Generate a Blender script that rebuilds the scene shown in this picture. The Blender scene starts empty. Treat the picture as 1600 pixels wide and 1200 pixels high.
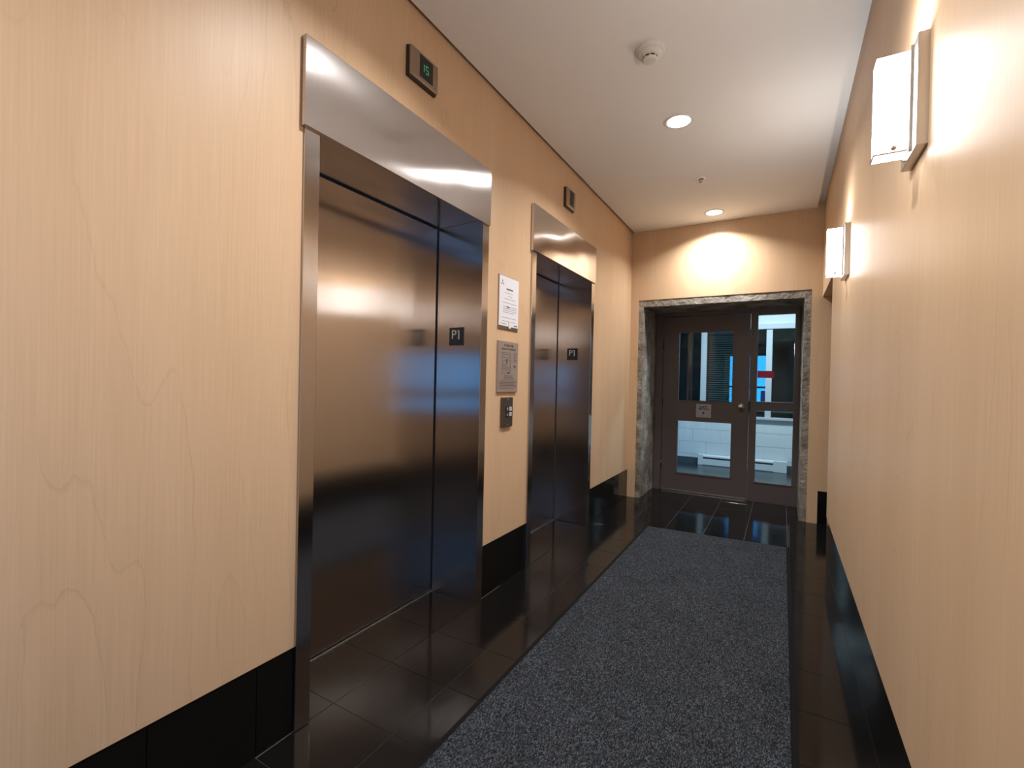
import bpy, bmesh, math, random
from mathutils import Vector, Matrix, noise

scn = bpy.context.scene
COL = scn.collection

# ------------------------------------------------------------------ camera
CAM = Vector((1.459, 0.0, 1.25))
yaw, pitch, roll = (math.radians(a) for a in (30.0143, -0.4335, 1.2441))
Fw = Vector((-math.sin(yaw)*math.cos(pitch), math.cos(yaw)*math.cos(pitch), math.sin(pitch)))
Rt0 = Vector((math.cos(yaw), math.sin(yaw), 0))
Up0 = Rt0.cross(Fw)
Rt = Rt0*math.cos(roll) + Up0*math.sin(roll)
Up = Up0*math.cos(roll) - Rt0*math.sin(roll)
cd = bpy.data.cameras.new('camera')
cam = bpy.data.objects.new('camera', cd)
COL.objects.link(cam)
M3 = Matrix((Rt, Up, -Fw)).transposed()
cam.matrix_world = Matrix.Translation(CAM) @ M3.to_4x4()
cd.sensor_width = 36.0
cd.lens = 730.35*36.0/1600.0
cd.clip_start = 0.02
scn.camera = cam

# ------------------------------------------------------------------ sky, exposure
w = bpy.data.worlds.new('sky')
scn.world = w
w.use_nodes = True
bg = w.node_tree.nodes['Background']
bg.inputs[0].default_value = (0.09, 0.44, 1.0, 1)
bg.inputs[1].default_value = 1.4
scn.view_settings.view_transform = 'Standard'
scn.view_settings.look = 'None'
scn.view_settings.gamma = 1.0
scn.view_settings.use_curve_mapping = False
scn.view_settings.exposure = 1.12
DOWNLIGHT_W = 10.4
SCONCE_L = 7.5
SCONCE_UP_W = 1.25
VEST_W = 30.0

# ------------------------------------------------------------------ dimensions (metres)
W = 1.762      # corridor width
D = 5.105      # end wall
H = 2.895      # ceiling panel
HU = 2.945     # slab above the panel
YB = -2.6      # wall behind the camera
BB = 0.30      # baseboard height
T = 0.3048     # floor tile
TY = 1.2128    # a tile joint
DX = -0.307    # elevator door face
SOFF = 2.131
OPY, OPH = 4.123, 2.074
AX = 3.2       # end of the side passage

# ------------------------------------------------------------------ materials
def newmat(name):
    m = bpy.data.materials.new(name); m.use_nodes = True
    nt = m.node_tree
    return m, nt, nt.nodes['Principled BSDF']
def nd(nt, t, **kw):
    n = nt.nodes.new(t)
    for k, v in kw.items(): setattr(n, k, v)
    return n
def plain(name, col, rough=0.5, metal=0.0, spec=None, bump=0.0, bscale=200.0, var=0.0):
    m, nt, b = newmat(name)
    b.inputs['Base Color'].default_value = (*col, 1)
    b.inputs['Roughness'].default_value = rough
    b.inputs['Metallic'].default_value = metal
    if spec is not None: b.inputs['Specular IOR Level'].default_value = spec
    if bump or var:
        tc = nd(nt, 'ShaderNodeTexCoord')
        nz = nd(nt, 'ShaderNodeTexNoise'); nz.inputs['Scale'].default_value = bscale; nz.inputs['Detail'].default_value = 4
        nt.links.new(tc.outputs['Object'], nz.inputs['Vector'])
        if bump:
            bp = nd(nt, 'ShaderNodeBump'); bp.inputs['Strength'].default_value = bump; bp.inputs['Distance'].default_value = 0.002
            nt.links.new(nz.outputs['Fac'], bp.inputs['Height']); nt.links.new(bp.outputs['Normal'], b.inputs['Normal'])
        if var:
            mx = nd(nt, 'ShaderNodeMix', data_type='RGBA')
            mx.inputs[6].default_value = (*[c*(1-var) for c in col], 1)
            mx.inputs[7].default_value = (*[min(1, c*(1+var)) for c in col], 1)
            nt.links.new(nz.outputs['Fac'], mx.inputs[0]); nt.links.new(mx.outputs[2], b.inputs['Base Color'])
    return m
def emit(name, col, strength, base=(0.8, 0.8, 0.8)):
    m, nt, b = newmat(name)
    b.inputs['Base Color'].default_value = (*base, 1)
    b.inputs['Emission Color'].default_value = (*col, 1)
    b.inputs['Emission Strength'].default_value = strength
    b.inputs['Roughness'].default_value = 0.4
    return m
def glass(name, tint, rough=0.0, wire=False):
    m, nt, b = newmat(name); nt.nodes.remove(b)
    out = nt.nodes['Material Output']
    tr = nd(nt, 'ShaderNodeBsdfTransparent'); tr.inputs[0].default_value = (*tint, 1)
    gl = nd(nt, 'ShaderNodeBsdfGlossy'); gl.inputs['Roughness'].default_value = rough
    lw = nd(nt, 'ShaderNodeLayerWeight'); lw.inputs[0].default_value = 0.5      # Schlick reflectance
    pw = nd(nt, 'ShaderNodeMath', operation='POWER'); pw.inputs[1].default_value = 5.0; nt.links.new(lw.outputs['Facing'], pw.inputs[0])
    fr = nd(nt, 'ShaderNodeMath', operation='MULTIPLY_ADD'); fr.inputs[1].default_value = 0.96; fr.inputs[2].default_value = 0.04; nt.links.new(pw.outputs[0], fr.inputs[0])
    mx = nd(nt, 'ShaderNodeMixShader')
    nt.links.new(fr.outputs[0], mx.inputs[0]); nt.links.new(tr.outputs[0], mx.inputs[1]); nt.links.new(gl.outputs[0], mx.inputs[2])
    nt.links.new(mx.outputs[0], out.inputs[0])
    return m

def wood_mat(name, horiz):
    """maple veneer; horiz = 'Y' for walls running along Y, 'X' for walls running along X"""
    m, nt, b = newmat(name)
    L = nt.links.new
    tc = nd(nt, 'ShaderNodeTexCoord')
    sep = nd(nt, 'ShaderNodeSeparateXYZ'); L(tc.outputs['Object'], sep.inputs[0])
    cmb = nd(nt, 'ShaderNodeCombineXYZ')
    L(sep.outputs[1 if horiz == 'Y' else 0], cmb.inputs[0]); L(sep.outputs[2], cmb.inputs[1])
    # cathedral figure: distorted rings stretched along the trunk
    mp = nd(nt, 'ShaderNodeMapping'); mp.inputs['Scale'].default_value = (3.6, 0.62, 1); L(cmb.outputs[0], mp.inputs[0])
    n1 = nd(nt, 'ShaderNodeTexNoise'); n1.inputs['Scale'].default_value = 1.0; n1.inputs['Detail'].default_value = 1.5; n1.inputs['Roughness'].default_value = 0.45
    L(mp.outputs[0], n1.inputs['Vector'])
    mul = nd(nt, 'ShaderNodeMath', operation='MULTIPLY'); mul.inputs[1].default_value = 11.0; L(n1.outputs['Fac'], mul.inputs[0])
    # small wobble
    mp3 = nd(nt, 'ShaderNodeMapping'); mp3.inputs['Scale'].default_value = (30, 9, 1); L(cmb.outputs[0], mp3.inputs[0])
    n3 = nd(nt, 'ShaderNodeTexNoise'); n3.inputs['Scale'].default_value = 1.0; n3.inputs['Detail'].default_value = 3; L(mp3.outputs[0], n3.inputs['Vector'])
    mul3 = nd(nt, 'ShaderNodeMath', operation='MULTIPLY_ADD'); mul3.inputs[1].default_value = 0.30; L(n3.outputs['Fac'], mul3.inputs[0]); L(mul.outputs[0], mul3.inputs[2])
    fr = nd(nt, 'ShaderNodeMath', operation='FRACT'); L(mul3.outputs[0], fr.inputs[0])
    rp = nd(nt, 'ShaderNodeValToRGB'); L(fr.outputs[0], rp.inputs[0])
    e = rp.color_ramp.elements
    e[0].position = 0.0; e[0].color = (0.76, 0.74, 0.70, 1)
    e[1].position = 1.0; e[1].color = (0.96, 0.96, 0.96, 1)
    q = rp.color_ramp.elements.new(0.07); q.color = (1, 1, 1, 1)
    # only show the figure in patches
    mp4 = nd(nt, 'ShaderNodeMapping'); mp4.inputs['Scale'].default_value = (2.6, 0.9, 1); mp4.inputs['Location'].default_value = (7, 3, 0); L(cmb.outputs[0], mp4.inputs[0])
    n4 = nd(nt, 'ShaderNodeTexNoise'); n4.inputs['Scale'].default_value = 1.0; n4.inputs['Detail'].default_value = 2; L(mp4.outputs[0], n4.inputs['Vector'])
    mr4 = nd(nt, 'ShaderNodeMapRange'); mr4.inputs[1].default_value = 0.42; mr4.inputs[2].default_value = 0.62; mr4.inputs[3].default_value = 0.0; mr4.inputs[4].default_value = 0.62
    L(n4.outputs['Fac'], mr4.inputs[0])
    # fine vertical fibre
    mp2 = nd(nt, 'ShaderNodeMapping'); mp2.inputs['Scale'].default_value = (170, 3.0, 1); L(cmb.outputs[0], mp2.inputs[0])
    n2 = nd(nt, 'ShaderNodeTexNoise'); n2.inputs['Scale'].default_value = 1.0; n2.inputs['Detail'].default_value = 3; L(mp2.outputs[0], n2.inputs['Vector'])
    # broad tone bands
    mp5 = nd(nt, 'ShaderNodeMapping'); mp5.inputs['Scale'].default_value = (5.5, 0.25, 1); L(cmb.outputs[0], mp5.inputs[0])
    n5 = nd(nt, 'ShaderNodeTexNoise'); n5.inputs['Scale'].default_value = 1.0; n5.inputs['Detail'].default_value = 3; L(mp5.outputs[0], n5.inputs['Vector'])
    cr = nd(nt, 'ShaderNodeMix', data_type='RGBA')
    cr.inputs[6].default_value = (0.560, 0.375, 0.225, 1); cr.inputs[7].default_value = (0.670, 0.480, 0.315, 1)
    L(n5.outputs['Fac'], cr.inputs[0])
    m1 = nd(nt, 'ShaderNodeMix', data_type='RGBA', blend_type='MULTIPLY'); L(mr4.outputs[0], m1.inputs[0]); L(cr.outputs[2], m1.inputs[6]); L(rp.outputs[0], m1.inputs[7])
    fb = nd(nt, 'ShaderNodeMapRange'); fb.inputs[1].default_value = 0.3; fb.inputs[2].default_value = 0.7; fb.inputs[3].default_value = 0.945; fb.inputs[4].default_value = 1.035; L(n2.outputs['Fac'], fb.inputs[0])
    m2 = nd(nt, 'ShaderNodeMix', data_type='RGBA', blend_type='MULTIPLY'); m2.inputs[0].default_value = 1.0
    L(m1.outputs[2], m2.inputs[6]); L(fb.outputs[0], m2.inputs[7])
    L(m2.outputs[2], b.inputs['Base Color'])
    b.inputs['Roughness'].default_value = 0.42
    b.inputs['Specular IOR Level'].default_value = 0.35
    return m

def steel_mat(name, col, rough, aniso, wavy=0.0):
    m, nt, b = newmat(name); L = nt.links.new
    b.inputs['Metallic'].default_value = 1.0
    b.inputs['Roughness'].default_value = rough
    b.inputs['Anisotropic'].default_value = aniso
    tg = nd(nt, 'ShaderNodeTangent', direction_type='RADIAL', axis='Z'); L(tg.outputs[0], b.inputs['Tangent'])
    tc = nd(nt, 'ShaderNodeTexCoord')
    mp = nd(nt, 'ShaderNodeMapping'); mp.inputs['Scale'].default_value = (260, 260, 2.5); L(tc.outputs['Object'], mp.inputs[0])
    nz = nd(nt, 'ShaderNodeTexNoise'); nz.inputs['Scale'].default_value = 1; nz.inputs['Detail'].default_value = 2; L(mp.outputs[0], nz.inputs['Vector'])
    mr = nd(nt, 'ShaderNodeMapRange'); mr.inputs[3].default_value = 0.93; mr.inputs[4].default_value = 1.05; L(nz.outputs['Fac'], mr.inputs[0])
    mx = nd(nt, 'ShaderNodeMix', data_type='RGBA', blend_type='MULTIPLY'); mx.inputs[0].default_value = 1
    mx.inputs[6].default_value = (*col, 1); L(mr.outputs[0], mx.inputs[7]); L(mx.outputs[2], b.inputs['Base Color'])
    if wavy:
        nw = nd(nt, 'ShaderNodeTexNoise'); nw.inputs['Scale'].default_value = 2.2; nw.inputs['Detail'].default_value = 0.5; L(tc.outputs['Object'], nw.inputs['Vector'])
        bp = nd(nt, 'ShaderNodeBump'); bp.inputs['Strength'].default_value = 1.0; bp.inputs['Distance'].default_value = wavy
        L(nw.outputs['Fac'], bp.inputs['Height']); L(bp.outputs['Normal'], b.inputs['Normal'])
    return m

M = {}
M['wood_y'] = wood_mat('maple_veneer_along_corridor', 'Y')
M['wood_x'] = wood_mat('maple_veneer_across_corridor', 'X')
M['steel'] = steel_mat('brushed_steel', (0.55, 0.51, 0.49), 0.185, 0.97)
M['steel_head'] = steel_mat('brushed_steel_fascia', (0.62, 0.58, 0.57), 0.15, 0.93, 0.016)
M['nickel'] = plain('satin_nickel', (0.55, 0.51, 0.47), 0.32, 1.0)
M['bronze'] = plain('satin_bronze', (0.42, 0.34, 0.27), 0.34, 1.0)
M['bronze_edge'] = plain('dark_bronze_edge', (0.05, 0.04, 0.035), 0.4, 0.6)
M['backing'] = plain('grey_backing', (0.18, 0.175, 0.17), 0.8)
M['tile'] = plain('black_porcelain', (0.0055, 0.005, 0.005), 0.11, 0, 0.28, 0.02, 40, 0.25)
M['base_tile'] = plain('black_polished_base', (0.006, 0.006, 0.006), 0.06, 0, 0.4)
M['grout'] = plain('dark_grout', (0.11, 0.105, 0.10), 0.9, bump=0.2)
M['ceiling'] = plain('matt_white_paint', (0.85, 0.85, 0.85), 0.9, bump=0.05, bscale=60)
M['white'] = plain('white_plastic', (0.74, 0.73, 0.69), 0.45)
M['bright_white'] = plain('gloss_white', (0.92, 0.92, 0.92), 0.2)
M['black'] = plain('black_plastic', (0.012, 0.012, 0.012), 0.35)
M['alu'] = plain('aluminium_sill', (0.62, 0.62, 0.62), 0.35, 1.0)
M['rubber'] = plain('black_rubber', (0.005, 0.005, 0.0055), 0.9, 0, 0.12)
M['paper'] = plain('white_paper', (0.74, 0.75, 0.82), 0.6)
M['ink'] = plain('grey_ink', (0.16, 0.16, 0.20), 0.7)
M['ink_light'] = plain('pale_ink', (0.42, 0.42, 0.47), 0.7)
M['acrylic'] = glass('clear_acrylic', (0.97, 0.97, 0.97))
M['plaque'] = plain('taupe_plaque', (0.30, 0.245, 0.215), 0.4, 0.15)
M['plaque_ink'] = plain('brown_engraving', (0.085, 0.06, 0.05), 0.6)
M['button'] = plain('satin_button', (0.50, 0.49, 0.47), 0.4, 0.2)
M['call'] = plain('grey_bronze_plate', (0.14, 0.115, 0.095), 0.36, 0.75)
M['sign'] = plain('black_sign', (0.008, 0.0075, 0.0075), 0.4)
M['letter'] = plain('silver_letter', (0.42, 0.41, 0.40), 0.5)
M['door'] = plain('taupe_door_paint', (0.080, 0.066, 0.067), 0.42, bump=0.03, bscale=300)
M['chrome'] = plain('chrome', (0.78, 0.77, 0.76), 0.12, 1.0)
M['pane'] = glass('pane', (0.86, 0.95, 0.97))
M['pane_teal'] = glass('teal_pane', (0.42, 0.74, 0.78))
M['pane_clear'] = glass('clear_pane', (0.95, 0.98, 1.0))
M['sign_grey'] = plain('grey_sign', (0.28, 0.28, 0.31), 0.5)
M['sign_ink'] = plain('navy_ink', (0.012, 0.014, 0.03), 0.6)
M['red'] = plain('magenta_red_sticker', (0.42, 0.015, 0.09), 0.5)
M['block'] = plain('white_block_paint', (0.74, 0.77, 0.78), 0.6, bump=0.25, bscale=120)
M['mortar'] = plain('painted_mortar', (0.68, 0.71, 0.73), 0.8)
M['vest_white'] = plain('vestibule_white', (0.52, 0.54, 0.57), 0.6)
M['vest_floor'] = plain('dark_vestibule_floor', (0.022, 0.028, 0.03), 0.22)
M['vest_base'] = plain('grey_rubber_base', (0.07, 0.08, 0.085), 0.5)
M['heater'] = plain('white_enamel', (0.76, 0.78, 0.80), 0.35)
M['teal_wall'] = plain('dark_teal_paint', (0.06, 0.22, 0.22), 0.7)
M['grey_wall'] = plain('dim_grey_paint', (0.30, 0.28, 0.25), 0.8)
M['desk'] = plain('pale_green_laminate', (0.42, 0.55, 0.50), 0.4)
M['office_black'] = plain('office_black', (0.015, 0.017, 0.018), 0.5)
M['blue_poster'] = plain('blue_panel', (0.03, 0.12, 0.55), 0.5)
M['blind'] = plain('blind_slat', (0.45, 0.50, 0.50), 0.5)
M['lens'] = emit('downlight_lens', (1.0, 0.97, 0.93), 6.0)
M['shade'] = emit('frosted_glass_lit', (1.0, 0.98, 0.955), SCONCE_L)
M['green'] = emit('green_led', (0.10, 0.75, 0.35), 0.16, (0.02, 0.1, 0.05))
M['tube'] = emit('fluorescent_diffuser', (0.85, 0.95, 1.0), 3.0)

def concrete_mat():
    m, nt, b = newmat('raw_concrete'); L = nt.links.new
    tc = nd(nt, 'ShaderNodeTexCoord')
    n1 = nd(nt, 'ShaderNodeTexNoise'); n1.inputs['Scale'].default_value = 6; n1.inputs['Detail'].default_value = 8; n1.inputs['Roughness'].default_value = 0.65
    L(tc.outputs['Object'], n1.inputs['Vector'])
    rp = nd(nt, 'ShaderNodeValToRGB'); L(n1.outputs['Fac'], rp.inputs[0])
    e = rp.color_ramp.elements
    e[0].position = 0.3; e[0].color = (0.075, 0.058, 0.042, 1)
    e[1].position = 0.72; e[1].color = (0.40, 0.375, 0.335, 1)
    L(rp.outputs[0], b.inputs['Base Color'])
    b.inputs['Roughness'].default_value = 0.9
    bp = nd(nt, 'ShaderNodeBump'); bp.inputs['Strength'].default_value = 0.7; bp.inputs['Distance'].default_value = 0.012
    n2 = nd(nt, 'ShaderNodeTexNoise'); n2.inputs['Scale'].default_value = 45; n2.inputs['Detail'].default_value = 6; L(tc.outputs['Object'], n2.inputs['Vector'])
    L(n2.outputs['Fac'], bp.inputs['Height']); L(bp.outputs['Normal'], b.inputs['Normal'])
    return m
M['concrete'] = concrete_mat()

def carpet_mat():
    m, nt, b = newmat('heathered_grey_carpet'); L = nt.links.new
    tc = nd(nt, 'ShaderNodeTexCoord')
    n1 = nd(nt, 'ShaderNodeTexNoise'); n1.inputs['Scale'].default_value = 260; n1.inputs['Detail'].default_value = 2; n1.inputs['Roughness'].default_value = 0.8
    mp = nd(nt, 'ShaderNodeMapping'); mp.inputs['Scale'].default_value = (1.0, 0.45, 1); mp.inputs['Rotation'].default_value = (0, 0, 0.5); L(tc.outputs['Object'], mp.inputs[0]); L(mp.outputs[0], n1.inputs['Vector'])
    rp = nd(nt, 'ShaderNodeValToRGB'); L(n1.outputs['Fac'], rp.inputs[0])
    e = rp.color_ramp.elements
    e[0].position = 0.36; e[0].color = (0.006, 0.0068, 0.0085, 1)
    e[1].position = 0.70; e[1].color = (0.115, 0.127, 0.150, 1)
    q = e.new(0.52); q.color = (0.026, 0.029, 0.035, 1)
    n2 = nd(nt, 'ShaderNodeTexNoise'); n2.inputs['Scale'].default_value = 5; n2.inputs['Detail'].default_value = 5; L(tc.outputs['Object'], n2.inputs['Vector'])
    mr = nd(nt, 'ShaderNodeMapRange'); mr.inputs[1].default_value = 0.3; mr.inputs[2].default_value = 0.7; mr.inputs[3].default_value = 0.88; mr.inputs[4].default_value = 1.12; L(n2.outputs['Fac'], mr.inputs[0])
    mx = nd(nt, 'ShaderNodeMix', data_type='RGBA', blend_type='MULTIPLY'); mx.inputs[0].default_value = 1; L(rp.outputs[0], mx.inputs[6]); L(mr.outputs[0], mx.inputs[7])
    L(mx.outputs[2], b.inputs['Base Color'])
    b.inputs['Roughness'].default_value = 1.0; b.inputs['Specular IOR Level'].default_value = 0.05
    bp = nd(nt, 'ShaderNodeBump'); bp.inputs['Strength'].default_value = 0.8; bp.inputs['Distance'].default_value = 0.004
    L(n1.outputs['Fac'], bp.inputs['Height']); L(bp.outputs['Normal'], b.inputs['Normal'])
    return m
M['carpet'] = carpet_mat()

# ------------------------------------------------------------------ mesh helpers
class MB:
    def __init__(s): s.v = []; s.f = []; s.sm = set()
    def quad(s, *p):
        n = len(s.v); s.v += [tuple(q) for q in p]; s.f.append(tuple(range(n, n+len(p)))); return s
    def box(s, x0, x1, y0, y1, z0, z1):
        n = len(s.v)
        s.v += [(x, y, z) for z in (z0, z1) for y in (y0, y1) for x in (x0, x1)]
        for q in ((0,2,3,1), (4,5,7,6), (0,1,5,4), (1,3,7,5), (3,2,6,7), (2,0,4,6)): s.f.append(tuple(n+i for i in q))
        return s
    def prism(s, poly, z0, z1):
        n = len(s.v); k = len(poly)
        s.v += [(x, y, z0) for x, y in poly] + [(x, y, z1) for x, y in poly]
        s.f.append(tuple(n+i for i in reversed(range(k)))); s.f.append(tuple(n+k+i for i in range(k)))
        for i in range(k):
            j = (i+1) % k; s.f.append((n+i, n+j, n+k+j, n+k+i))
        return s
    def lathe(s, prof, c=(0, 0, 0), axis='Z', seg=32, smooth=True):
        """prof: list of (radius, height) ; closed at radius 0"""
        n = len(s.v); k = len(prof)
        for i in range(seg):
            a = 2*math.pi*i/seg
            for r, h in prof:
                x, y = r*math.cos(a), r*math.sin(a)
                p = {'Z': (x, y, h), 'X': (h, x, y), 'Y': (x, h, y)}[axis]
                s.v.append((c[0]+p[0], c[1]+p[1], c[2]+p[2]))
        for i in range(seg):
            j = (i+1) % seg
            for q in range(k-1):
                if smooth: s.sm.add(len(s.f))
                s.f.append((n+i*k+q, n+j*k+q, n+j*k+q+1, n+i*k+q+1))
        return s
    def build(s, name, mat, parent=None, bevel=0.0, origin=None):
        off = Vector(origin) if origin is not None else (Vector(parent['_o']) if parent is not None and '_o' in parent else Vector((0, 0, 0)))
        me = bpy.data.meshes.new(name)
        me.from_pydata([tuple(Vector(p)-off) for p in s.v], [], s.f)
        bm = bmesh.new(); bm.from_mesh(me)
        bmesh.ops.remove_doubles(bm, verts=bm.verts, dist=1e-6)
        for i, f in enumerate(bm.faces): f.smooth = i in s.sm
        bmesh.ops.recalc_face_normals(bm, faces=bm.faces)
        if bevel:
            bmesh.ops.bevel(bm, geom=list(bm.edges), offset=bevel, segments=2, affect='EDGES', profile=0.5)
        bm.to_mesh(me); bm.free()
        me.materials.append(M[mat])
        o = bpy.data.objects.new(name, me); COL.objects.link(o)
        if parent is not None: o.parent = parent
        elif origin is not None: o.location = origin
        return o
def box(x0, x1, y0, y1, z0, z1): return MB().box(x0, x1, y0, y1, z0, z1)
ORIG = {}
class P(dict): pass
def thing(name, label, cat, loc=(0, 0, 0), group=None, kind=None):
    o = bpy.data.objects.new(name, None); COL.objects.link(o); o.location = loc
    o.empty_display_size = 0.05
    tag(o, label, cat, group, kind)
    return o
def tag(o, label, cat, group=None, kind=None):
    o['label'] = label; o['category'] = cat
    if group: o['group'] = group
    if kind: o['kind'] = kind
    return o
def add(parent, name, mb, mat, bevel=0.0, base=None):
    """part in world coordinates under `parent` (a thing at `base`, or a part of it)"""
    root = parent
    while root.parent is not None: root = root.parent
    o = mb.build(name, mat, None, bevel, tuple(root.location))
    o.location = (0, 0, 0); o.parent = parent
    return o
def copy_tree(o, parent=None):
    c = o.copy(); COL.objects.link(c); c.parent = parent
    for ch in o.children: copy_tree(ch, c)
    return c
def text_mb(txt, size, org, right, up, depth=0.0008, align='CENTER', xscale=1.0, bold=0.0):
    cu = bpy.data.curves.new('t', 'FONT'); cu.body = txt; cu.size = size; cu.align_x = align; cu.align_y = 'CENTER'
    cu.resolution_u = 3; cu.extrude = depth; cu.offset = bold
    ob = bpy.data.objects.new('t', cu); COL.objects.link(ob)
    dg = bpy.context.evaluated_depsgraph_get(); dg.update()
    me = bpy.data.meshes.new_from_object(ob.evaluated_get(dg))
    r, u = Vector(right), Vector(up); n = r.cross(u); o = Vector(org)
    mb = MB()
    mb.v = [tuple(o + r*v.co.x*xscale + u*v.co.y + n*v.co.z) for v in me.vertices]
    mb.f = [tuple(p.vertices) for p in me.polygons]
    bpy.data.objects.remove(ob); bpy.data.curves.remove(cu); bpy.data.meshes.remove(me)
    return mb

# ------------------------------------------------------------------ floor
E1 = (1.040, 1.100, 2.154, 2.215)     # jamb outer, jamb inner, return, jamb outer
E2 = (2.745, 2.805, 3.859, 3.925)
fl = MB().box(-0.42, AX, YB, 5.75, -0.12, -0.0025).build('floor', 'grout')
tag(fl, 'black polished square floor tiles of the elevator lobby', 'floor', kind='structure')
tile_cache = {}
def tile_piece(x0, x1, y0, y1):
    key = (round(x1-x0, 4), round(y1-y0, 4)); g = 0.0012
    if key not in tile_cache:
        b = MB(); a, c = key; h = 0.0004
        b.v = [(g, g, -0.01), (a-g, g, -0.01), (a-g, c-g, -0.01), (g, c-g, -0.01),
               (g, g, -h), (a-g, g, -h), (a-g, c-g, -h), (g, c-g, -h),
               (g+h, g+h, 0), (a-g-h, g+h, 0), (a-g-h, c-g-h, 0), (g+h, c-g-h, 0)]
        for q in range(4):
            r = (q+1) % 4
            b.f += [(q, r, r+4, q+4), (q+4, r+4, r+8, q+8)]
        b.f += [(8, 9, 10, 11)]
        o = b.build('tile', 'tile'); tile_cache[key] = o.data
    else:
        o = bpy.data.objects.new('tile', tile_cache[key]); COL.objects.link(o)
    o.location = (x0, y0, 0); o.parent = fl
ylines = [YB] + [TY + T*k for k in range(-12, 15) if YB + 0.02 < TY + T*k < 5.74] + [5.75]
xlines = [0] + [T*k for k in range(1, 6)] + [W+0.0042]
for j in range(len(ylines)-1):
    for i in range(len(xlines)-1):
        tile_piece(xlines[i]-(0.0042 if i == 0 and not any(e[0]-0.2 < ylines[j] < e[3] for e in (E1, E2)) else 0), xlines[i+1], ylines[j], ylines[j+1])
for (a, b, c, d) in (E1, E2):       # recess in front of each elevator door
    ys = [b] + [y for y in ylines if b+0.01 < y < c-0.01] + [c]
    for j in range(len(ys)-1): tile_piece(DX+0.012, 0, ys[j], ys[j+1])
for y0, y1 in ((OPY, OPY+0.12), (OPY+0.12, OPY+0.12+T*1.6), (OPY+0.12+T*1.6, D)):
    for i in range(5): tile_piece(W+i*T*0.94, W+(i+1)*T*0.94, y0, y1)

# ------------------------------------------------------------------ walls
wl = MB()
def wseg(y0, y1, z0=BB, z1=HU): wl.box(-0.06, 0, y0, y1, z0, z1)
wseg(YB, E1[0]); wseg(E1[3], E2[0]); wseg(E2[3], D+0.02)
wseg(E1[0], E1[3], SOFF+0.02); wseg(E2[0], E2[3], SOFF+0.02)
wlo = wl.build('wall_left', 'wood_y')
tag(wlo, 'pale maple veneer wall holding the two elevator entrances', 'wall', kind='structure')
back = MB()
for a, b in ((YB, E1[0]), (E1[3], E2[0]), (E2[3], D+0.02)): back.box(-0.42, -0.012, a, b, 0, BB)
back.box(-0.46, -0.40, YB, D+0.02, 0, HU)
for a, b in ((YB, E1[0]), (E1[3], E2[0]), (E2[3], D+0.02)): back.box(-0.42, -0.06, a, b, BB, HU)
add(wlo, 'backing', back, 'backing')

def base_tiles(parent, segs, plane, along, name='tile'):
    """polished upstand tiles; plane = (axis value front, back)"""
    g = 0.0012
    for a, b in segs:
        ys = [a] + [y for y in ylines if a+0.012 < y < b-0.012] + [b]
        for j in range(len(ys)-1):
            m = MB()
            y0, y1 = ys[j]+g, ys[j+1]-g
            if along == 'Y': m.box(min(plane), max(plane), y0, y1, 0.001, BB-0.002)
            else: m.box(y0, y1, min(plane), max(plane), 0.001, BB-0.002)
            add(parent, name, m, 'base_tile')
bl = MB().box(-0.0125, -0.012, YB, E1[0], 0, BB-0.002)
for a, b in ((E1[3], E2[0]), (E2[3], D)): bl.box(-0.0125, -0.012, a, b, 0, BB-0.002)
blo = bl.build('baseboard_left', 'grout')
tag(blo, 'black polished tile upstand below the elevator wall', 'baseboard', kind='structure')
base_tiles(blo, ((YB, E1[0]), (E1[3], E2[0]), (E2[3], D)), (-0.012, -0.003), 'Y')

WY0, WY1, WZ0, WZ1 = -2.50, 0.00, 0.78, 1.64      # window behind the camera
wr = MB()
wr.box(W, W+0.14, YB, WY0, BB, HU); wr.box(W, W+0.14, WY1, OPY, BB, HU)
wr.box(W, W+0.14, WY0, WY1, BB, WZ0); wr.box(W, W+0.14, WY0, WY1, WZ1, HU)
wr.box(W, W+0.14, OPY, D+0.02, OPH, HU)
wro = wr.build('wall_right', 'wood_y')
tag(wro, 'pale maple veneer wall with two lit sconces', 'wall', kind='structure')
rb = MB().box(W+0.012, W+0.14, YB, OPY, 0, BB-0.0005)
add(wro, 'backing', rb, 'backing')
bro = MB().box(W+0.011, W+0.0115, YB, OPY, 0, BB-0.002).build('baseboard_right', 'grout')
tag(bro, 'black polished tile upstand below the sconce wall', 'baseboard', kind='structure')
base_tiles(bro, ((YB, OPY),), (W+0.003, W+0.011), 'Y')

# end wall with the concrete-lined doorway, running on into the side passage
CL, CR, CH = 0.0865, 1.679, 2.150
wb = MB()
wb.box(0, CL, D, D+0.03, 0, HU); wb.box(CR, W, D, D+0.03, 0, HU); wb.box(CL, CR, D, D+0.03, CH, HU)
wb.box(W, AX, D, D+0.03, BB, HU)
wbo = wb.build('wall_back', 'wood_x')
tag(wbo, 'maple veneer end wall around the concrete doorway', 'wall', kind='structure')
bb2 = MB().box(-0.46, CL, D+0.03, 5.75, 0, HU).box(CR, AX, D+0.03, 5.75, 0, HU).box(CL, CR, D+0.03, 5.75, CH, HU)
bb2.box(W, AX, D+0.012, D+0.03, 0, BB)
add(wbo, 'backing', bb2, 'concrete')
bbo = MB().box(W+0.001, AX, D+0.010, D+0.0115, 0, BB-0.002).build('baseboard_back', 'grout')
tag(bbo, 'black tile upstand in the side passage beside the doorway', 'baseboard', kind='structure')
for i in range(4): add(bbo, 'tile', box(W+0.002+i*T, W+(i+1)*T-0.001, D+0.003, D+0.010, 0.001, BB-0.002), 'base_tile')
sp = MB().box(W+0.14, AX, OPY-0.1, D, OPH, OPH+0.1).box(AX, AX+0.1, OPY-0.1, D, 0, OPH+0.1).box(W+0.14, AX, OPY-0.1, OPY, 0, OPH)
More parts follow.
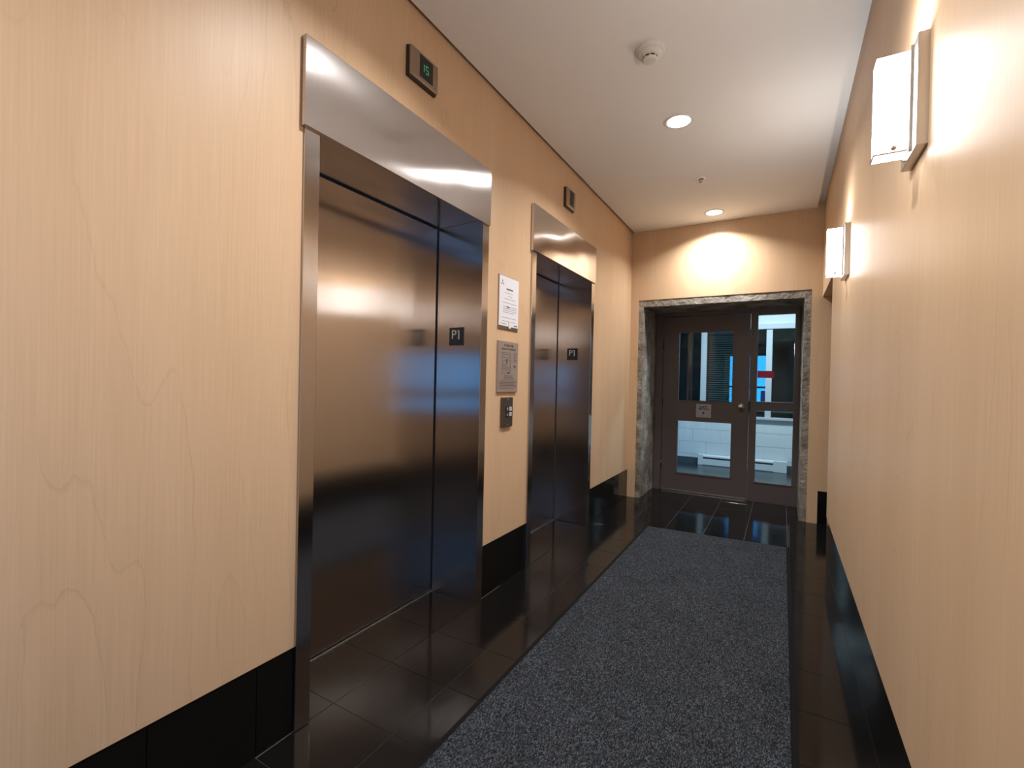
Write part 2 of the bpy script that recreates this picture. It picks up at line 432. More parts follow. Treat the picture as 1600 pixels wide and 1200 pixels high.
spo = sp.build('wall_side_passage', 'wood_x')
tag(spo, 'maple lined side passage opening beside the end doorway', 'wall', kind='structure')
wn = MB().box(-0.06, W+0.14, YB-0.1, YB, 0, HU).build('wall_front', 'wood_x')
tag(wn, 'maple veneer wall closing the lobby opposite the grey door', 'wall', kind='structure')

# ceiling: dropped panel with shadow gaps, slab above
GL, GR = 0.022, 1.705
ce = MB().box(GL, GR, YB, D, H, H+0.02).build('ceiling', 'ceiling')
tag(ce, 'dropped matt white ceiling panel with shadow gaps along the walls', 'ceiling', kind='structure')
add(ce, 'slab', box(-0.06, AX, YB-0.1, D+0.03, HU, HU+0.08), 'ceiling')
add(ce, 'hanger', box(GL+0.03, GR-0.25, YB, D, H+0.02, HU), 'ceiling')

# window behind the camera (lights the lobby blue)
wi = thing('window_1_offscreen', 'two-light daylight window in the sconce wall', 'window', (W+0.07, (WY0+WY1)/2, WZ0), kind='structure')
fr = MB()
f = 0.045
fr.box(W+0.02, W+0.10, WY0, WY1, WZ0, WZ0+f).box(W+0.02, W+0.10, WY0, WY1, WZ1-f, WZ1)
fr.box(W+0.02, W+0.10, WY0, WY0+f, WZ0+f, WZ1-f).box(W+0.02, W+0.10, WY1-f, WY1, WZ0+f, WZ1-f)
fr.box(W+0.02, W+0.10, WY0+f, WY1-f, 1.00, 1.10)
add(wi, 'window_frame', fr, 'door')
add(wi, 'pane', box(W+0.055, W+0.061, WY0+f, WY1-f, WZ0+f, 1.00), 'pane_clear')
add(wi, 'pane', box(W+0.055, W+0.061, WY0+f, WY1-f, 1.10, WZ1-f), 'pane_clear')

# ------------------------------------------------------------------ concrete surround
def rough(mb, cuts, amp, seed):
    me = bpy.data.meshes.new('r'); me.from_pydata(mb.v, [], mb.f)
    bm = bmesh.new(); bm.from_mesh(me)
    for _ in range(9):
        es = [e for e in bm.edges if e.calc_length() > cuts]
        if not es: break
        bmesh.ops.subdivide_edges(bm, edges=es, cuts=1, use_grid_fill=True)
    bmesh.ops.triangulate(bm, faces=bm.faces)
    for v in bm.verts:
        p = v.co*11 + Vector((seed, 0, 0)); q = v.co*37 + Vector((0, seed, 0))
        d = noise.noise_vector(p)*amp + noise.noise_vector(q)*amp*0.7
        v.co += d
    out = MB(); bm.verts.ensure_lookup_table()
    out.v = [tuple(v.co) for v in bm.verts]; out.f = [tuple(x.index for x in fc.verts) for fc in bm.faces]
    bm.free(); bpy.data.meshes.remove(me)
    return out
cs = thing('trim_1', 'rough raw concrete surround of the end doorway', 'door surround', (0.88, D, 0), kind='structure')
CIL, CIR, CIH = 0.139, 1.622, 2.078
add(cs, 'jamb', rough(box(CL, CIL, D+0.006, 5.74, 0.0, CIH), 0.035, 0.0035, 1), 'concrete')
add(cs, 'jamb', rough(box(CIR, CR, D+0.006, 5.74, 0.0, CIH), 0.035, 0.0035, 5), 'concrete')
add(cs, 'lintel', rough(box(CL, CR, D+0.006, 5.74, CIH, CH), 0.035, 0.0035, 9), 'concrete')

# ------------------------------------------------------------------ elevators
def make_elevator(E, label):
    a, b, c, d = E
    t = thing('elevator_entrance', label, 'elevator', (-0.15, (a+d)/2, 0), group='steel elevator entrances')
    pj = 0.010                                   # jamb face proud of the veneer
    # jambs: folded face + return
    m = MB().box(-0.30, pj, a, b, 0.001, SOFF); add(t, 'jamb', m, 'steel', 0.0015)
    m = MB().box(DX+0.006, pj, c, d, 0.001, SOFF); add(t, 'jamb', m, 'steel', 0.0015)
    m = MB().box(DX-0.02, 0.0, b, c, SOFF, SOFF+0.02); add(t, 'head_soffit', m, 'steel')
    m = MB().box(0.0, 0.022, a-0.012, d-0.004, 2.114, 2.4245); add(t, 'header_panel', m, 'steel_head', 0.002)
    dp = add(t, 'door_panel', box(DX-0.03, DX, b, c-0.010, 0.012, SOFF-0.010), 'steel')
    s = MB().box(DX-0.04, DX-0.006, b, c, -0.004, 0.003).box(DX-0.001, DX+0.011, b, c, -0.004, 0.004)
    add(t, 'sill', s, 'alu')
    add(t, 'backing', box(-0.40, DX-0.035, a, d, 0.0, SOFF+0.02), 'backing')
    return t
make_elevator(E1, 'brushed steel elevator entrance below the display reading 15')
make_elevator(E2, 'brushed steel elevator entrance below the blank display, nearer the grey door')

# floor signs on the jamb returns
def floor_sign(Y, label):
    t = thing('floor_sign', label, 'sign', (-0.157, Y, 1.443), group='black P1 signs in the elevator jambs')
    add(t, 'plate', box(-0.207, -0.107, Y-0.004, Y+0.001, 1.443, 1.546), 'sign', 0.001)
    add(t, 'lettering', text_mb('P', 0.072, (-0.174, Y-0.0045, 1.503), (1, 0, 0), (0, 0, 1), 0.001), 'letter')
    one = MB().box(-0.1425, -0.1355, Y-0.0055, Y-0.003, 1.4775, 1.529).box(-0.150, -0.1355, Y-0.0055, Y-0.003, 1.524, 1.529)
    add(t, 'lettering', one, 'letter')
    br = MB()
    for i, (dx, dz) in enumerate(((0, 0), (0.006, 0), (0, 0.006), (0.014, 0.006), (0.020, 0), (0.026, 0.006), (0.032, 0.0), (0.032, 0.006))):
        br.lathe([(0.0012, 0), (0.0009, -0.0008), (0, -0.001)], (-0.178+dx, Y-0.004, 1.457+dz), 'Y', 8)
    add(t, 'braille', br, 'sign')
floor_sign(E1[2], 'black P1 sign in the jamb of the elevator whose display reads 15')
floor_sign(E2[2], 'black P1 sign in the jamb of the elevator nearer the grey door')

# position displays above the entrances
def display(y0, y1, z0, z1, label, text):
    t = thing('floor_display', label, 'elevator display', (0.0, (y0+y1)/2, z0), group='bronze floor displays above the elevators')
    add(t, 'back_box', box(-0.002, 0.014, y0-0.004, y1+0.002, z0-0.006, z1), 'bronze_edge', 0.003)
    add(t, 'face_plate', box(0.013, 0.026, y0, y1, z0, z1), 'bronze', 0.004)
    ya, yb, za, zb = y0+0.058, y1-0.038, z0+0.022, z1-0.010
    s = add(t, 'screen', box(0.020, 0.0272, ya, yb, za, zb), 'black', 0.0006)
    if text:
        x0, x1 = 0.0270, 0.0278
        h = 0.0165; wd = 0.019; th = 0.0034
        m = MB()
        cy, cz = (ya+yb)/2-0.002, (za+zb)/2-0.002
        y = cy-0.016                                    # 1
        for z in (cz+0.001, cz-h): m.box(x0, x1, y, y+th, z, z+h-0.001)
        y = cy-0.004                                    # 5
        m.box(x0, x1, y, y+wd, cz+h-th/2, cz+h+th/2).box(x0, x1, y, y+wd, cz-th/2, cz+th/2).box(x0, x1, y, y+wd, cz-h-th/2, cz-h+th/2)
        m.box(x0, x1, y, y+th, cz, cz+h); m.box(x0, x1, y+wd-th, y+wd, cz-h, cz)
        add(s, 'digits', m, 'green')
display(1.538, 1.724, 2.583, 2.712, 'bronze elevator floor display showing green 15', True)
display(3.248, 3.416, 2.580, 2.722, 'bronze elevator floor display with blank dark screen', False)

# notice in acrylic holder
t = thing('notice_holder', 'white printed notice in a clear holder above the taupe plaque', 'notice', (0, 2.455, 1.555))
add(t, 'holder', box(-0.001, 0.005, 2.338, 2.574, 1.555, 1.878), 'bronze', 0.001)
pg = add(t, 'paper', box(0.005, 0.0075, 2.343, 2.571, 1.577, 1.874), 'paper')
ln = MB(); ll = MB()
yc = 2.459
def bar(mb, a, b, z, h, x=0.0076): mb.box(x, x+0.0004, a, b, z-h/2, z+h/2)
bar(ln, 2.422, 2.500, 1.801, 0.010)
for a, b, z in ((2.405, 2.50, 1.778), (2.44, 2.49, 1.760), (2.40, 2.53, 1.742), (2.38, 2.55, 1.718), (2.385, 2.55, 1.696), (2.385, 2.55, 1.684), (2.385, 2.555, 1.672), (2.385, 2.52, 1.660), (2.37, 2.545, 1.628), (2.38, 2.54, 1.607)):
    bar(ll, a, b, z, 0.0042)
bar(ln, 2.43, 2.462, 1.694, 0.008); bar(ln, 2.52, 2.562, 1.588, 0.008); bar(ln, 2.36, 2.43, 1.590, 0.003)
# small three-armed emblem
for k in range(3):
    a = math.radians(90+120*k); c0 = Vector((0.0076, 2.376, 1.832))
    dv = Vector((0, math.cos(a), math.sin(a))); pv = Vector((0, -math.sin(a), math.cos(a)))
    ln.quad(c0+dv*0.001, c0+dv*0.010+pv*0.0055, c0+dv*0.021, c0+dv*0.010-pv*0.0055)
add(pg, 'print', ln, 'ink')['kind'] = 'stuff'; add(pg, 'print', ll, 'ink_light')['kind'] = 'stuff'
add(t, 'clip', box(0.0075, 0.012, 2.452, 2.478, 1.566, 1.606), 'white', 0.001)

# engraved plaque
t = thing('fire_plaque', 'taupe engraved plaque with floor plan between notice and call buttons', 'plaque', (0, 2.456, 1.178))
pl = add(t, 'plate', box(-0.001, 0.012, 2.339, 2.574, 1.178, 1.486), 'plaque', 0.0015)
R3, U3 = (0, 1, 0), (0, 0, 1)
add(pl, 'lettering', text_mb('IN CASE OF FIRE', 0.019, (0.0122, 2.459, 1.460), R3, U3, 0.0004, xscale=0.80, bold=0.0006), 'plaque_ink')
add(pl, 'lettering', text_mb('Elevators Are Out Of Service', 0.0155, (0.0122, 2.457, 1.440), R3, U3, 0.0004, xscale=0.90, bold=0.0005), 'plaque_ink')
pp = MB(); X0 = 0.0121
def rect(a, b, z0, z1, th=0.0018):
    for q in ((a, b, z0, z0+th), (a, b, z1-th, z1), (a, a+th, z0, z1), (b-th, b, z0, z1)): pp.box(X0-0.0003, X0+0.0004, *q)
rect(2.378, 2.482, 1.292, 1.418); rect(2.388, 2.43, 1.31, 1.37); rect(2.44, 2.474, 1.30, 1.375); rect(2.388, 2.474, 1.385, 1.408)
rect(2.40, 2.42, 1.32, 1.345, 0.003); rect(2.446, 2.466, 1.315, 1.33, 0.002)
pp.quad((X0+0.0004, 2.425, 1.378), (X0+0.0004, 2.446, 1.378), (X0+0.0004, 2.441, 1.355), (X0+0.0004, 2.432, 1.350))
pp.box(X0-0.0003, X0+0.0004, 2.448, 2.468, 1.289, 1.298)
for z in (1.415, 1.402, 1.390, 1.376, 1.366): pp.box(X0-0.0003, X0+0.0004, 2.516, 2.554, z-0.0015, z+0.0015)
pp.box(X0-0.0003, X0+0.0004, 2.515, 2.549, 1.3335, 1.3375).box(X0-0.0003, X0+0.0004, 2.530, 2.534, 1.322, 1.351).box(X0-0.0003, X0+0.0004, 2.527, 2.538, 1.331, 1.340)
for a, b, z in ((2.41, 2.51, 1.277), (2.405, 2.515, 1.268), (2.40, 2.53, 1.258)): pp.box(X0-0.0003, X0+0.0004, a, b, z-0.0017, z+0.0017)
for i, z in enumerate((1.246, 1.237, 1.228, 1.219, 1.210, 1.201)): pp.box(X0-0.0003, X0+0.0004, 2.353, 2.560-0.03*(i % 3 == 2), z-0.0014, z+0.0014)
add(pl, 'floor_plan', pp, 'plaque_ink')

# call station
t = thing('call_station', 'narrow grey bronze call plate with two square buttons', 'call panel', (0, 2.455, 0.967))
cp = add(t, 'plate', box(-0.001, 0.015, 2.393, 2.517, 0.967, 1.147), 'call', 0.003)
add(t, 'button_panel', box(0.012, 0.0162, 2.430, 2.502, 1.024, 1.091), 'black', 0.001)
for z0 in (1.063, 1.030):
    add(t, 'button', box(0.014, 0.021, 2.468, 2.496, z0, z0+0.025), 'button', 0.002)
    up = z0 > 1.05
    m = MB(); x = 0.0165; yc = 2.450; zc = z0+0.0125; sg = 1 if up else -1
    m.quad((x, yc-0.007, zc+sg*0.002), (x, yc+0.007, zc+sg*0.002), (x, yc, zc+sg*0.011)); m.box(x-0.0005, x, yc-0.002, yc+0.002, zc-0.009, zc+0.004)
    add(t, 'arrow', m, 'white')
for ys_, zs_ in ((2.458, 1.135), (2.456, 0.979)):
    add(cp, 'screw', MB().lathe([(0.0035, 0), (0.0035, 0.001), (0, 0.0012)], (0.015, ys_, zs_), 'X', 12), 'nickel')

# ------------------------------------------------------------------ ceiling fixtures
def downlight(y, label, off=''):
    x = 0.862
    t = thing('downlight'+off, label, 'ceiling light', (x, y, H), group='round recessed downlights')
    add(t, 'trim_ring', MB().lathe([(0.068, 0.0), (0.070, -0.004), (0.084, -0.005), (0.089, -0.003), (0.090, 0.001)], (x, y, H), seg=40), 'white')
    add(t, 'lens'+off, MB().lathe([(0.069, -0.0015), (0.05, -0.002), (0, -0.002)], (x, y, H), seg=40), 'lens')
    ld = bpy.data.lights.new('downlight_lamp'+off, 'AREA'); ld.shape = 'DISK'; ld.size = 0.13; ld.energy = DOWNLIGHT_W
    ld.color = (1.0, 0.985, 0.96); ld.spread = math.radians(138)
    lo = bpy.data.objects.new('downlight_lamp'+off, ld); COL.objects.link(lo); lo.parent = t; lo.location = (0, 0, -0.008)
downlight(4.82, 'glowing recessed downlight close to the end wall above the grey door')
downlight(3.05, 'glowing recessed downlight between smoke detector and sprinkler')
downlight(1.28, 'glowing recessed downlight on the lobby side of the smoke detector', '_offscreen')
downlight(-0.49, 'glowing recessed downlight near the daylight window', '_offscreen')

x, y = 0.859, 2.33
t = thing('smoke_detector', 'round white smoke detector on the ceiling', 'smoke detector', (x, y, H))
add(t, 'base', MB().lathe([(0.066, 0.001), (0.068, -0.004), (0.068, -0.014), (0.062, -0.018), (0, -0.018)], (x, y, H), seg=40), 'white')
add(t, 'housing', MB().lathe([(0.056, -0.017), (0.054, -0.030), (0.045, -0.038), (0.0, -0.038)], (x, y, H), seg=40), 'white')
add(t, 'chamber', MB().lathe([(0.034, -0.037), (0.033, -0.048), (0.0, -0.048)], (x, y, H), seg=32), 'black')
add(t, 'cap', MB().lathe([(0.0, -0.047), (0.036, -0.047), (0.035, -0.052), (0.028, -0.056), (0, -0.057)], (x, y, H), seg=32), 'white')
for k in range(8):
    a = 2*math.pi*(k+0.3)/8
    v = MB().box(x+0.0345*math.cos(a)-0.003, x+0.0345*math.cos(a)+0.003, y+0.0345*math.sin(a)-0.003, y+0.0345*math.sin(a)+0.003, H-0.048, H-0.036)
    add(t, 'vent_rib', v, 'white')

x, y = 0.860, 3.98
t = thing('sprinkler_head', 'small pendent sprinkler head with white ring on the ceiling', 'sprinkler', (x, y, H))
add(t, 'escutcheon', MB().lathe([(0.021, -0.001), (0.022, -0.006), (0.033, -0.006), (0.036, 0.001)], (x, y, H), seg=32), 'bright_white')
add(t, 'cup', MB().lathe([(0.022, -0.004), (0.012, -0.0005), (0, -0.0005)], (x, y, H), seg=24), 'call')
m = MB().lathe([(0.007, -0.001), (0.007, -0.012), (0.003, -0.016), (0.003, -0.034), (0, -0.034)], (x, y, H), seg=12)
for s in (-1, 1): m.box(x+s*0.010-0.0015, x+s*0.010+0.0015, y-0.002, y+0.002, H-0.036, H-0.010)
m.box(x-0.0115, x+0.0115, y-0.002, y+0.002, H-0.014, H-0.010)
add(t, 'frame_arm', m, 'nickel')
add(t, 'deflector', MB().lathe([(0, -0.034), (0.014, -0.034), (0.0145, -0.036), (0, -0.037)], (x, y, H), seg=16), 'nickel')

# ------------------------------------------------------------------ sconces
def sconce(yc, label, off=''):
    t = thing('wall_sconce'+off, label, 'wall light', (W, yc, 1.87), group='nickel wall sconces with frosted glass')
    z0, z1 = 1.868, 2.155
    px = W-0.024
    m = MB().box(px, W+0.001, yc-0.088, yc+0.088, z0, z1); add(t, 'back_plate', m, 'nickel', 0.0015)
    gx0, gx1, gy0, gy1 = 1.662, px-0.004, yc-0.030, yc+0.022
    tray = MB().box(gx0-0.003, px, gy0-0.003, gy0, 1.880, 1.884).box(gx0-0.003, px, gy1, gy1+0.003, 1.880, 1.884).box(gx0-0.003, gx0, gy0, gy1, 1.880, 1.884)
    add(t, 'bottom_rim', tray, 'nickel', 0.0004)
    rail = MB().box(px-0.006, px, gy0-0.012, gy0-0.001, 1.876, 2.152).box(px-0.006, px, gy1+0.001, gy1+0.012, 1.876, 2.152)
    add(t, 'side_rail', rail, 'nickel', 0.0006)
    add(t, 'glass_shade'+off, box(gx0, gx1, gy0, gy1, 1.881, 2.145), 'shade', 0.002)
    add(t, 'thumb_screw', MB().lathe([(0, -0.006), (0.006, -0.006), (0.007, 0.0), (0, 0.0)], ((gx0+gx1)/2+0.004, gy0-0.003, 1.892), 'Y', 12), 'bronze')
    ld = bpy.data.lights.new('sconce_lamp'+off, 'AREA'); ld.shape = 'RECTANGLE'; ld.size = 0.06; ld.size_y = 0.07; ld.energy = SCONCE_UP_W
    ld.color = (1.0, 0.98, 0.955)
    lo = bpy.data.objects.new('sconce_lamp'+off, ld); COL.objects.link(lo); lo.parent = t; lo.rotation_euler = (math.pi, 0, 0); lo.location = ((gx0+gx1)/2-W, 0, 2.150-1.87)
    return t
sconce(1.622, 'lit frosted glass wall sconce further from the side passage')
sconce(3.210, 'lit frosted glass wall sconce next to the side passage')
sconce(0.034, 'lit frosted glass wall sconce near the daylight window', '_offscreen')

# ------------------------------------------------------------------ end door with sidelight
DW = 5.695
t = thing('door_1', 'taupe steel door with two glass panes and a round knob', 'door', (0.69, DW, 0), kind='structure')
fm = MB().box(0.150, 0.232, DW-0.02, DW+0.09, 0, 2.092).box(1.152, 1.180, DW-0.012, DW+0.09, 0, 2.036)
fm.box(0.232, 1.630, DW-0.02, DW+0.09, 2.036, 2.092)
add(t, 'door_frame', fm, 'door', 0.002)
dl = MB()
x0, x1, zt = 0.236, 1.148, 2.031
gx0, gx1 = 0.412, 0.980
dl.box(x0, gx0, DW, DW+0.045, 0.005, zt).box(gx1, x1, DW, DW+0.045, 0.005, zt)
dl.box(gx0, gx1, DW, DW+0.045, 0.005, 0.222).box(gx0, gx1, DW, DW+0.045, 0.825, 1.064).box(gx0, gx1, DW, DW+0.045, 1.847, zt)
leaf = add(t, 'leaf', dl, 'door')
for z0, z1 in ((0.222, 0.825), (1.064, 1.847)):
    b = MB(); q = 0.014
    for a in ((gx0-q, gx1+q, z0-q, z0), (gx0-q, gx1+q, z1, z1+q), (gx0-q, gx0, z0, z1), (gx1, gx1+q, z0, z1)):
        b.box(a[0], a[1], DW-0.006, DW+0.002, a[2], a[3])
    add(leaf, 'glazing_bead', b, 'door', 0.0012)
    add(leaf, 'pane', box(gx0, gx1, DW+0.018, DW+0.024, z0, z1), 'pane')
add(leaf, 'door_sweep', box(x0+0.01, x1-0.01, DW-0.006, DW+0.001, 0.004, 0.018), 'alu')
kx, kz = 1.076, 1.018
kb = MB().lathe([(0, -0.007), (0.030, -0.007), (0.033, -0.003), (0.033, 0.001)], (kx, DW, kz), 'Y', 28)
kb.lathe([(0.011, -0.006), (0.010, -0.028), (0.020, -0.034), (0.0275, -0.046), (0.0265, -0.058), (0.018, -0.065), (0, -0.067)], (kx, DW, kz), 'Y', 28)
add(leaf, 'knob', kb, 'chrome')
for z in (1.70, 1.03, 0.30):
    h = MB().lathe([(0, -0.05), (0.008, -0.05), (0.008, 0.05), (0, 0.05)], (0.234, DW-0.010, z), 'Z', 12)
    add(t, 'hinge', h, 'black')
add(t, 'strike_plate', box(1.150, 1.168, DW-0.016, DW-0.010, 0.96, 1.08), 'black', 0.001)

t = thing('window_2', 'taupe framed glazed sidelight beside the grey door', 'sidelight', (1.39, DW, 0), kind='structure')
sx0, sx1, gx0, gx1 = 1.180, 1.630, 1.222, 1.566
s = MB()
s.box(sx0, gx0, DW-0.012, DW+0.06, 0, 2.036).box(gx1, sx1, DW-0.012, DW+0.06, 0, 2.036)
s.box(gx0, gx1, DW-0.012, DW+0.06, 0, 0.215).box(gx0, gx1, DW-0.012, DW+0.06, 0.985, 1.080).box(gx0, gx1, DW-0.012, DW+0.06, 2.015, 2.036)
add(t, 'window_frame', s, 'door')
for z0, z1 in ((0.215, 0.985), (1.080, 2.015)):
    add(t, 'pane', box(gx0, gx1, DW+0.018, DW+0.024, z0, z1), 'pane')
    b = MB(); q = 0.012
    b.box(gx0-q, gx1+q, DW-0.018, DW-0.010, z0-q, z0)
    add(t, 'glazing_bead', b, 'door', 0.001)
st = box(1.226, 1.382, DW+0.015, DW+0.0182, 1.336, 1.412).build('sticker', 'red', None, 0, (1.304, DW+0.018, 1.336))
tag(st, 'blank magenta red sticker on the sidelight glass', 'sticker')

t = thing('door_sign', 'small grey parking sign on the door between its two panes', 'sign', (0.693, DW, 0.876))
add(t, 'plate', box(0.613, 0.773, DW-0.0035, DW+0.0005, 0.876, 1.028), 'sign_grey', 0.0008)
RX = (1, 0, 0)
add(t, 'lettering', text_mb('Level P1', 0.026, (0.690, DW-0.004, 0.996), RX, U3, 0.0004, bold=0.0012), 'sign_ink')
add(t, 'lettering', text_mb('Visitor Parking', 0.021, (0.693, DW-0.004, 0.973), RX, U3, 0.0004, xscale=0.92, bold=0.0012), 'sign_ink')
add(t, 'lettering', text_mb('P', 0.040, (0.690, DW-0.004, 0.922), RX, U3, 0.0004, bold=0.002), 'sign_ink')

# ------------------------------------------------------------------ mat
LL = lambda y: 0.4915 - 0.0034*y*0.8 + 0.0
t = thing('floor_mat', 'long heathered grey carpet runner with black rubber edge', 'mat', (1.0, 1.5, 0))
cpoly = [(0.493, -1.4), (1.514, -1.4), (1.514, 4.183), (0.480, 4.117)]
opoly = [(0.470, -1.42), (1.537, -1.42), (1.537, 4.206), (0.457, 4.137)]
add(t, 'rubber_edge', MB().prism(opoly, 0.0, 0.004), 'rubber')
add(t, 'carpet', MB().prism(cpoly, 0.003, 0.0095), 'carpet')

# ------------------------------------------------------------------ vestibule behind the door
VY = 7.85
VX0, VX1, VH = -1.0, 3.2, 2.75
SILL, HEAD = 0.75, 2.09
vf = box(VX0, VX1, 5.75, VY, -0.12, 0.0).build('floor_vestibule', 'vest_floor'); tag(vf, 'dark smooth vestibule floor beyond the glazed door', 'floor', kind='structure')
vc = box(VX0, VX1, 5.75, VY+0.15, VH, VH+0.08).build('ceiling_vestibule', 'vest_white'); tag(vc, 'white vestibule ceiling beyond the glazed door', 'ceiling', kind='structure')
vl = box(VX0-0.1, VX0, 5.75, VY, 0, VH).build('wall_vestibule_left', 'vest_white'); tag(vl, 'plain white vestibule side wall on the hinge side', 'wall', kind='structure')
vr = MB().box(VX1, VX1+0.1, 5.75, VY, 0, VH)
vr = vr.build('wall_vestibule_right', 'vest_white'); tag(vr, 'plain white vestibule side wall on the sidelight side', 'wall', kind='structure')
wv = MB().box(VX0, VX1, VY+0.02, VY+0.15, 0, SILL).box(VX0, VX1, VY, VY+0.15, HEAD+0.07, VH)
wv = wv.build('wall_vestibule_back', 'mortar'); tag(wv, 'white painted block wall under the office window', 'wall', kind='structure')
blk = None
zr = [0.0, 0.15, 0.35, 0.55, 0.75]
for r in range(4):
    off = 0.2 if r % 2 else 0.0
    k = -3
    while VX0 + 0.05 + off + k*0.4 < VX1:
        a = max(VX0, VX0+0.05+off+k*0.4)+0.003; b = min(VX1, VX0+0.05+off+(k+1)*0.4)-0.003
        if b-a > 0.03: add(wv, 'block', box(a, b, VY+0.014, VY+0.03, zr[r]+0.0025, zr[r+1]-0.0025), 'block')
        k += 1
bv = box(VX0, VX1, VY-0.008, VY+0.004, 0, 0.10).build('baseboard_vestibule', 'vest_base'); tag(bv, 'grey rubber base under the block wall', 'baseboard', kind='structure')

wo = thing('window_3', 'white framed interior office window above the block wall', 'window', (1.0, VY, SILL), kind='structure')
fm = MB().box(VX0, VX1, VY-0.02, VY+0.12, HEAD, HEAD+0.075).box(VX0, VX1, VY-0.03, VY+0.15, SILL, SILL+0.035)
add(wo, 'window_frame', fm, 'vest_white', 0.002)
mull = [VX0+0.03, -0.52, 0.385, 1.285, 2.2, VX1-0.03]
for xm in mull: add(wo, 'mullion', box(xm-0.04, xm+0.04, VY, VY+0.10, SILL+0.035, HEAD), 'vest_white', 0.002)
for i in range(len(mull)-1): add(wo, 'pane', box(mull[i]+0.04, mull[i+1]-0.04, VY+0.05, VY+0.056, SILL+0.035, HEAD), 'pane_teal')

hh = thing('baseboard_heater', 'white electric baseboard heater against the block wall', 'heater', (0.95, VY, 0))
hx0, hx1 = 0.345, 1.545
m = MB(); y1 = VY-0.008
prof = [(y1, 0.0), (y1-0.055, 0.0), (y1-0.062, 0.012), (y1-0.062, 0.10), (y1-0.045, 0.10), (y1-0.045, 0.128), (y1-0.062, 0.128), (y1-0.058, 0.150), (y1, 0.162)]
n = len(m.v); k = len(prof)
for xx in (hx0+0.07, hx1-0.17): m.v += [(xx, a, b) for a, b in prof]
m.f += [tuple(range(k)), tuple(range(k, 2*k))]
for i in range(k): m.f.append((i, (i+1) % k, k+(i+1) % k, k+i))
add(hh, 'body', m, 'heater')
add(hh, 'grille', box(hx0+0.075, hx1-0.175, y1-0.05, y1-0.043, 0.101, 0.127), 'office_black')
add(hh, 'end_cap', box(hx0, hx0+0.07, y1-0.066, y1, 0.0, 0.164), 'heater', 0.004)
add(hh, 'end_cap', box(hx1-0.17, hx1, y1-0.066, y1, 0.0, 0.164), 'heater', 0.004)

fx = thing('fluorescent_fixture_offscreen', 'flat fluorescent fixture on the vestibule ceiling', 'ceiling light', (1.3, 6.7, VH))
add(fx, 'housing', box(0.7, 1.9, 6.55, 6.85, VH-0.06, VH), 'white', 0.004)
add(fx, 'diffuser_offscreen', box(0.72, 1.88, 6.57, 6.83, VH-0.066, VH-0.058), 'tube')
ld = bpy.data.lights.new('vestibule_lamp_offscreen', 'AREA'); ld.shape = 'RECTANGLE'; ld.size = 1.15; ld.size_y = 0.25; ld.energy = VEST_W; ld.color = (0.80, 0.93, 1.0)
lo = bpy.data.objects.new('vestibule_lamp_offscreen', ld); COL.objects.link(lo); lo.parent = fx; lo.location = (0, 0, -0.075)

# office beyond
OY = 10.9
of = box(VX0, VX1, VY+0.15, OY, -0.12, 0).build('floor_office', 'vest_floor'); tag(of, 'dark office floor behind the interior window', 'floor', kind='structure')
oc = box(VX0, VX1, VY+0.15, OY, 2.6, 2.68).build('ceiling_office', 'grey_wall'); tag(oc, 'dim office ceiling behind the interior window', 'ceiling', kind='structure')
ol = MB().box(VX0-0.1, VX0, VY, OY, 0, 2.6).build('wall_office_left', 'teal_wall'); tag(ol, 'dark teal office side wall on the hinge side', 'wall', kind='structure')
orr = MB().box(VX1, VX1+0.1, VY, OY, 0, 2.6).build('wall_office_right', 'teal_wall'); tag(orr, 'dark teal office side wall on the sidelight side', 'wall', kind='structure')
ox0, ox1, oz0, oz1 = 0.44, 1.24, 0.70, 1.90
ob = MB().box(VX0, ox0, OY, OY+0.1, 0, 2.6).box(ox1, VX1, OY, OY+0.1, 0, 2.6).box(ox0, ox1, OY, OY+0.1, 0, oz0).box(ox0, ox1, OY, OY+0.1, oz1, 2.6)
ob = ob.build('wall_office_back', 'teal_wall'); tag(ob, 'dark teal office wall with a daylight window', 'wall', kind='structure')
add(ob, 'upper_band', box(VX0, VX1, OY-0.012, OY, 2.06, 2.6), 'grey_wall')
wo = thing('window_4', 'daylight window in the teal office wall', 'window', ((ox0+ox1)/2, OY, oz0), kind='structure')
m = MB().box(ox0, ox1, OY-0.02, OY+0.06, oz0-0.03, oz0+0.03).box(ox0, ox1, OY-0.02, OY+0.06, oz1-0.03, oz1+0.03).box(ox0, ox0+0.05, OY-0.02, OY+0.06, oz0, oz1).box(ox1-0.05, ox1, OY-0.02, OY+0.06, oz0, oz1).box(0.60, 0.64, OY-0.02, OY+0.06, oz0, oz1)
m.box(ox0, ox1, OY-0.02, OY+0.06, 1.20, 1.24)
add(wo, 'window_frame', m, 'office_black')
add(wo, 'pane', box(ox0, ox1, OY+0.03, OY+0.036, oz0, oz1), 'pane_clear')
bd = thing('venetian_blind', 'lowered venetian blind in the teal office', 'blind', (0.45, VY+0.10, 0.95))
add(bd, 'head_rail', box(0.435, 0.95, VY+0.08, VY+0.118, 2.05, HEAD+0.002), 'blind')
zz = 2.0; slat = None
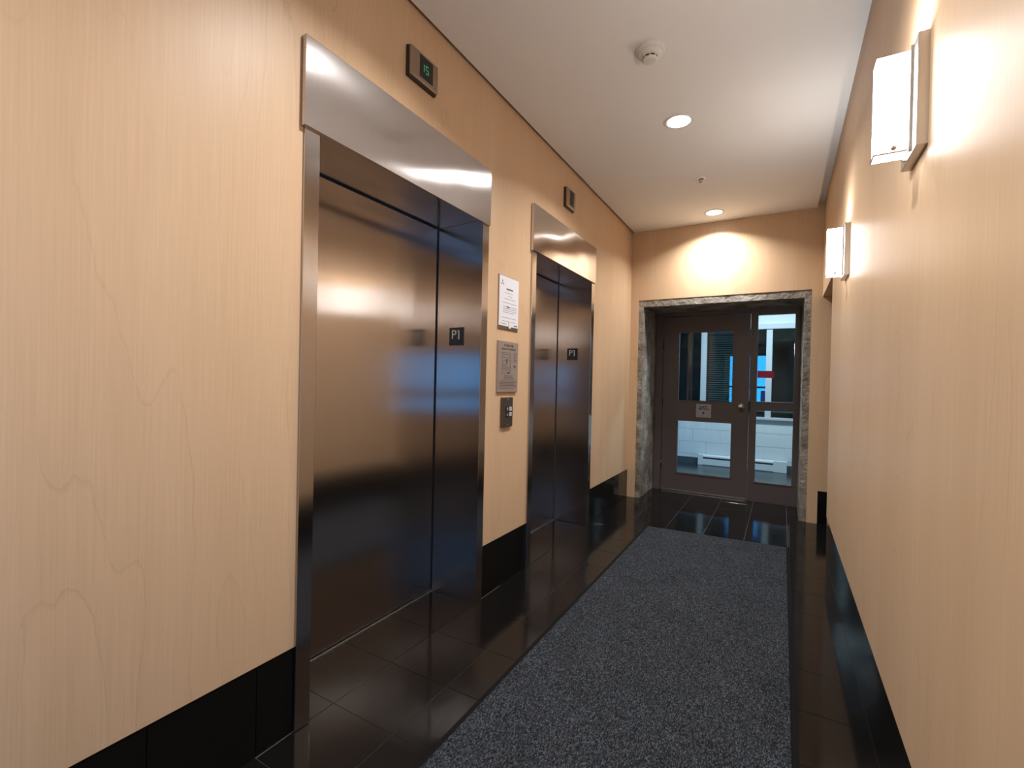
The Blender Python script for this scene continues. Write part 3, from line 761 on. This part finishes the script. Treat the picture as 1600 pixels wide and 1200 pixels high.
while zz > 0.95:
    if slat is None:
        slat = add(bd, 'slat', MB().quad((0.45, VY+0.085, 2.0), (0.94, VY+0.085, 2.0), (0.94, VY+0.112, 2.006), (0.45, VY+0.112, 2.006)).quad((0.45, VY+0.085, 1.999), (0.45, VY+0.112, 2.005), (0.94, VY+0.112, 2.005), (0.94, VY+0.085, 1.999)), 'blind')
    else:
        s2 = slat.copy(); COL.objects.link(s2); s2.parent = bd; s2.location = (0, 0, zz-2.0)
    zz -= 0.034
dk = thing('office_desk', 'pale green desk in the teal office', 'desk', (0.95, VY+0.75, 0))
add(dk, 'desk_top', box(0.50, 1.75, VY+0.45, VY+1.15, 0.84, 0.88), 'desk', 0.004)
for xx in (0.54, 1.68): add(dk, 'leg', box(xx, xx+0.04, VY+0.5, VY+1.1, 0, 0.84), 'office_black')
ch = thing('office_chair', 'black high-backed office chair behind the desk', 'chair', (1.72, VY+1.45, 0))
add(ch, 'backrest', box(1.50, 1.95, VY+1.40, VY+1.50, 0.75, 1.33), 'office_black', 0.03)
add(ch, 'seat', box(1.48, 1.97, VY+1.15, VY+1.60, 0.48, 0.57), 'office_black', 0.03)
add(ch, 'column', MB().lathe([(0, 0.06), (0.03, 0.06), (0.03, 0.49), (0, 0.49)], (1.72, VY+1.40, 0), seg=14), 'office_black')
bs = MB()
for k in range(5):
    a = 2*math.pi*k/5; c, s_ = math.cos(a), math.sin(a)
    bs.prism([(1.72-s_*0.02, VY+1.4+c*0.02), (1.72+c*0.28-s_*0.015, VY+1.4+s_*0.28+c*0.015), (1.72+c*0.28+s_*0.015, VY+1.4+s_*0.28-c*0.015), (1.72+s_*0.02, VY+1.4-c*0.02)], 0.0, 0.07)
add(ch, 'base', bs, 'office_black')
bp_ = thing('blue_poster', 'bright blue panel standing on the office desk', 'panel', (1.21, VY+0.62, 0.88))
add(bp_, 'panel', box(1.165, 1.275, VY+0.61, VY+0.635, 0.88, 1.17), 'blue_poster', 0.002)
add(bp_, 'foot', box(1.16, 1.28, VY+0.58, VY+0.67, 0.88, 0.89), 'office_black', 0.001)
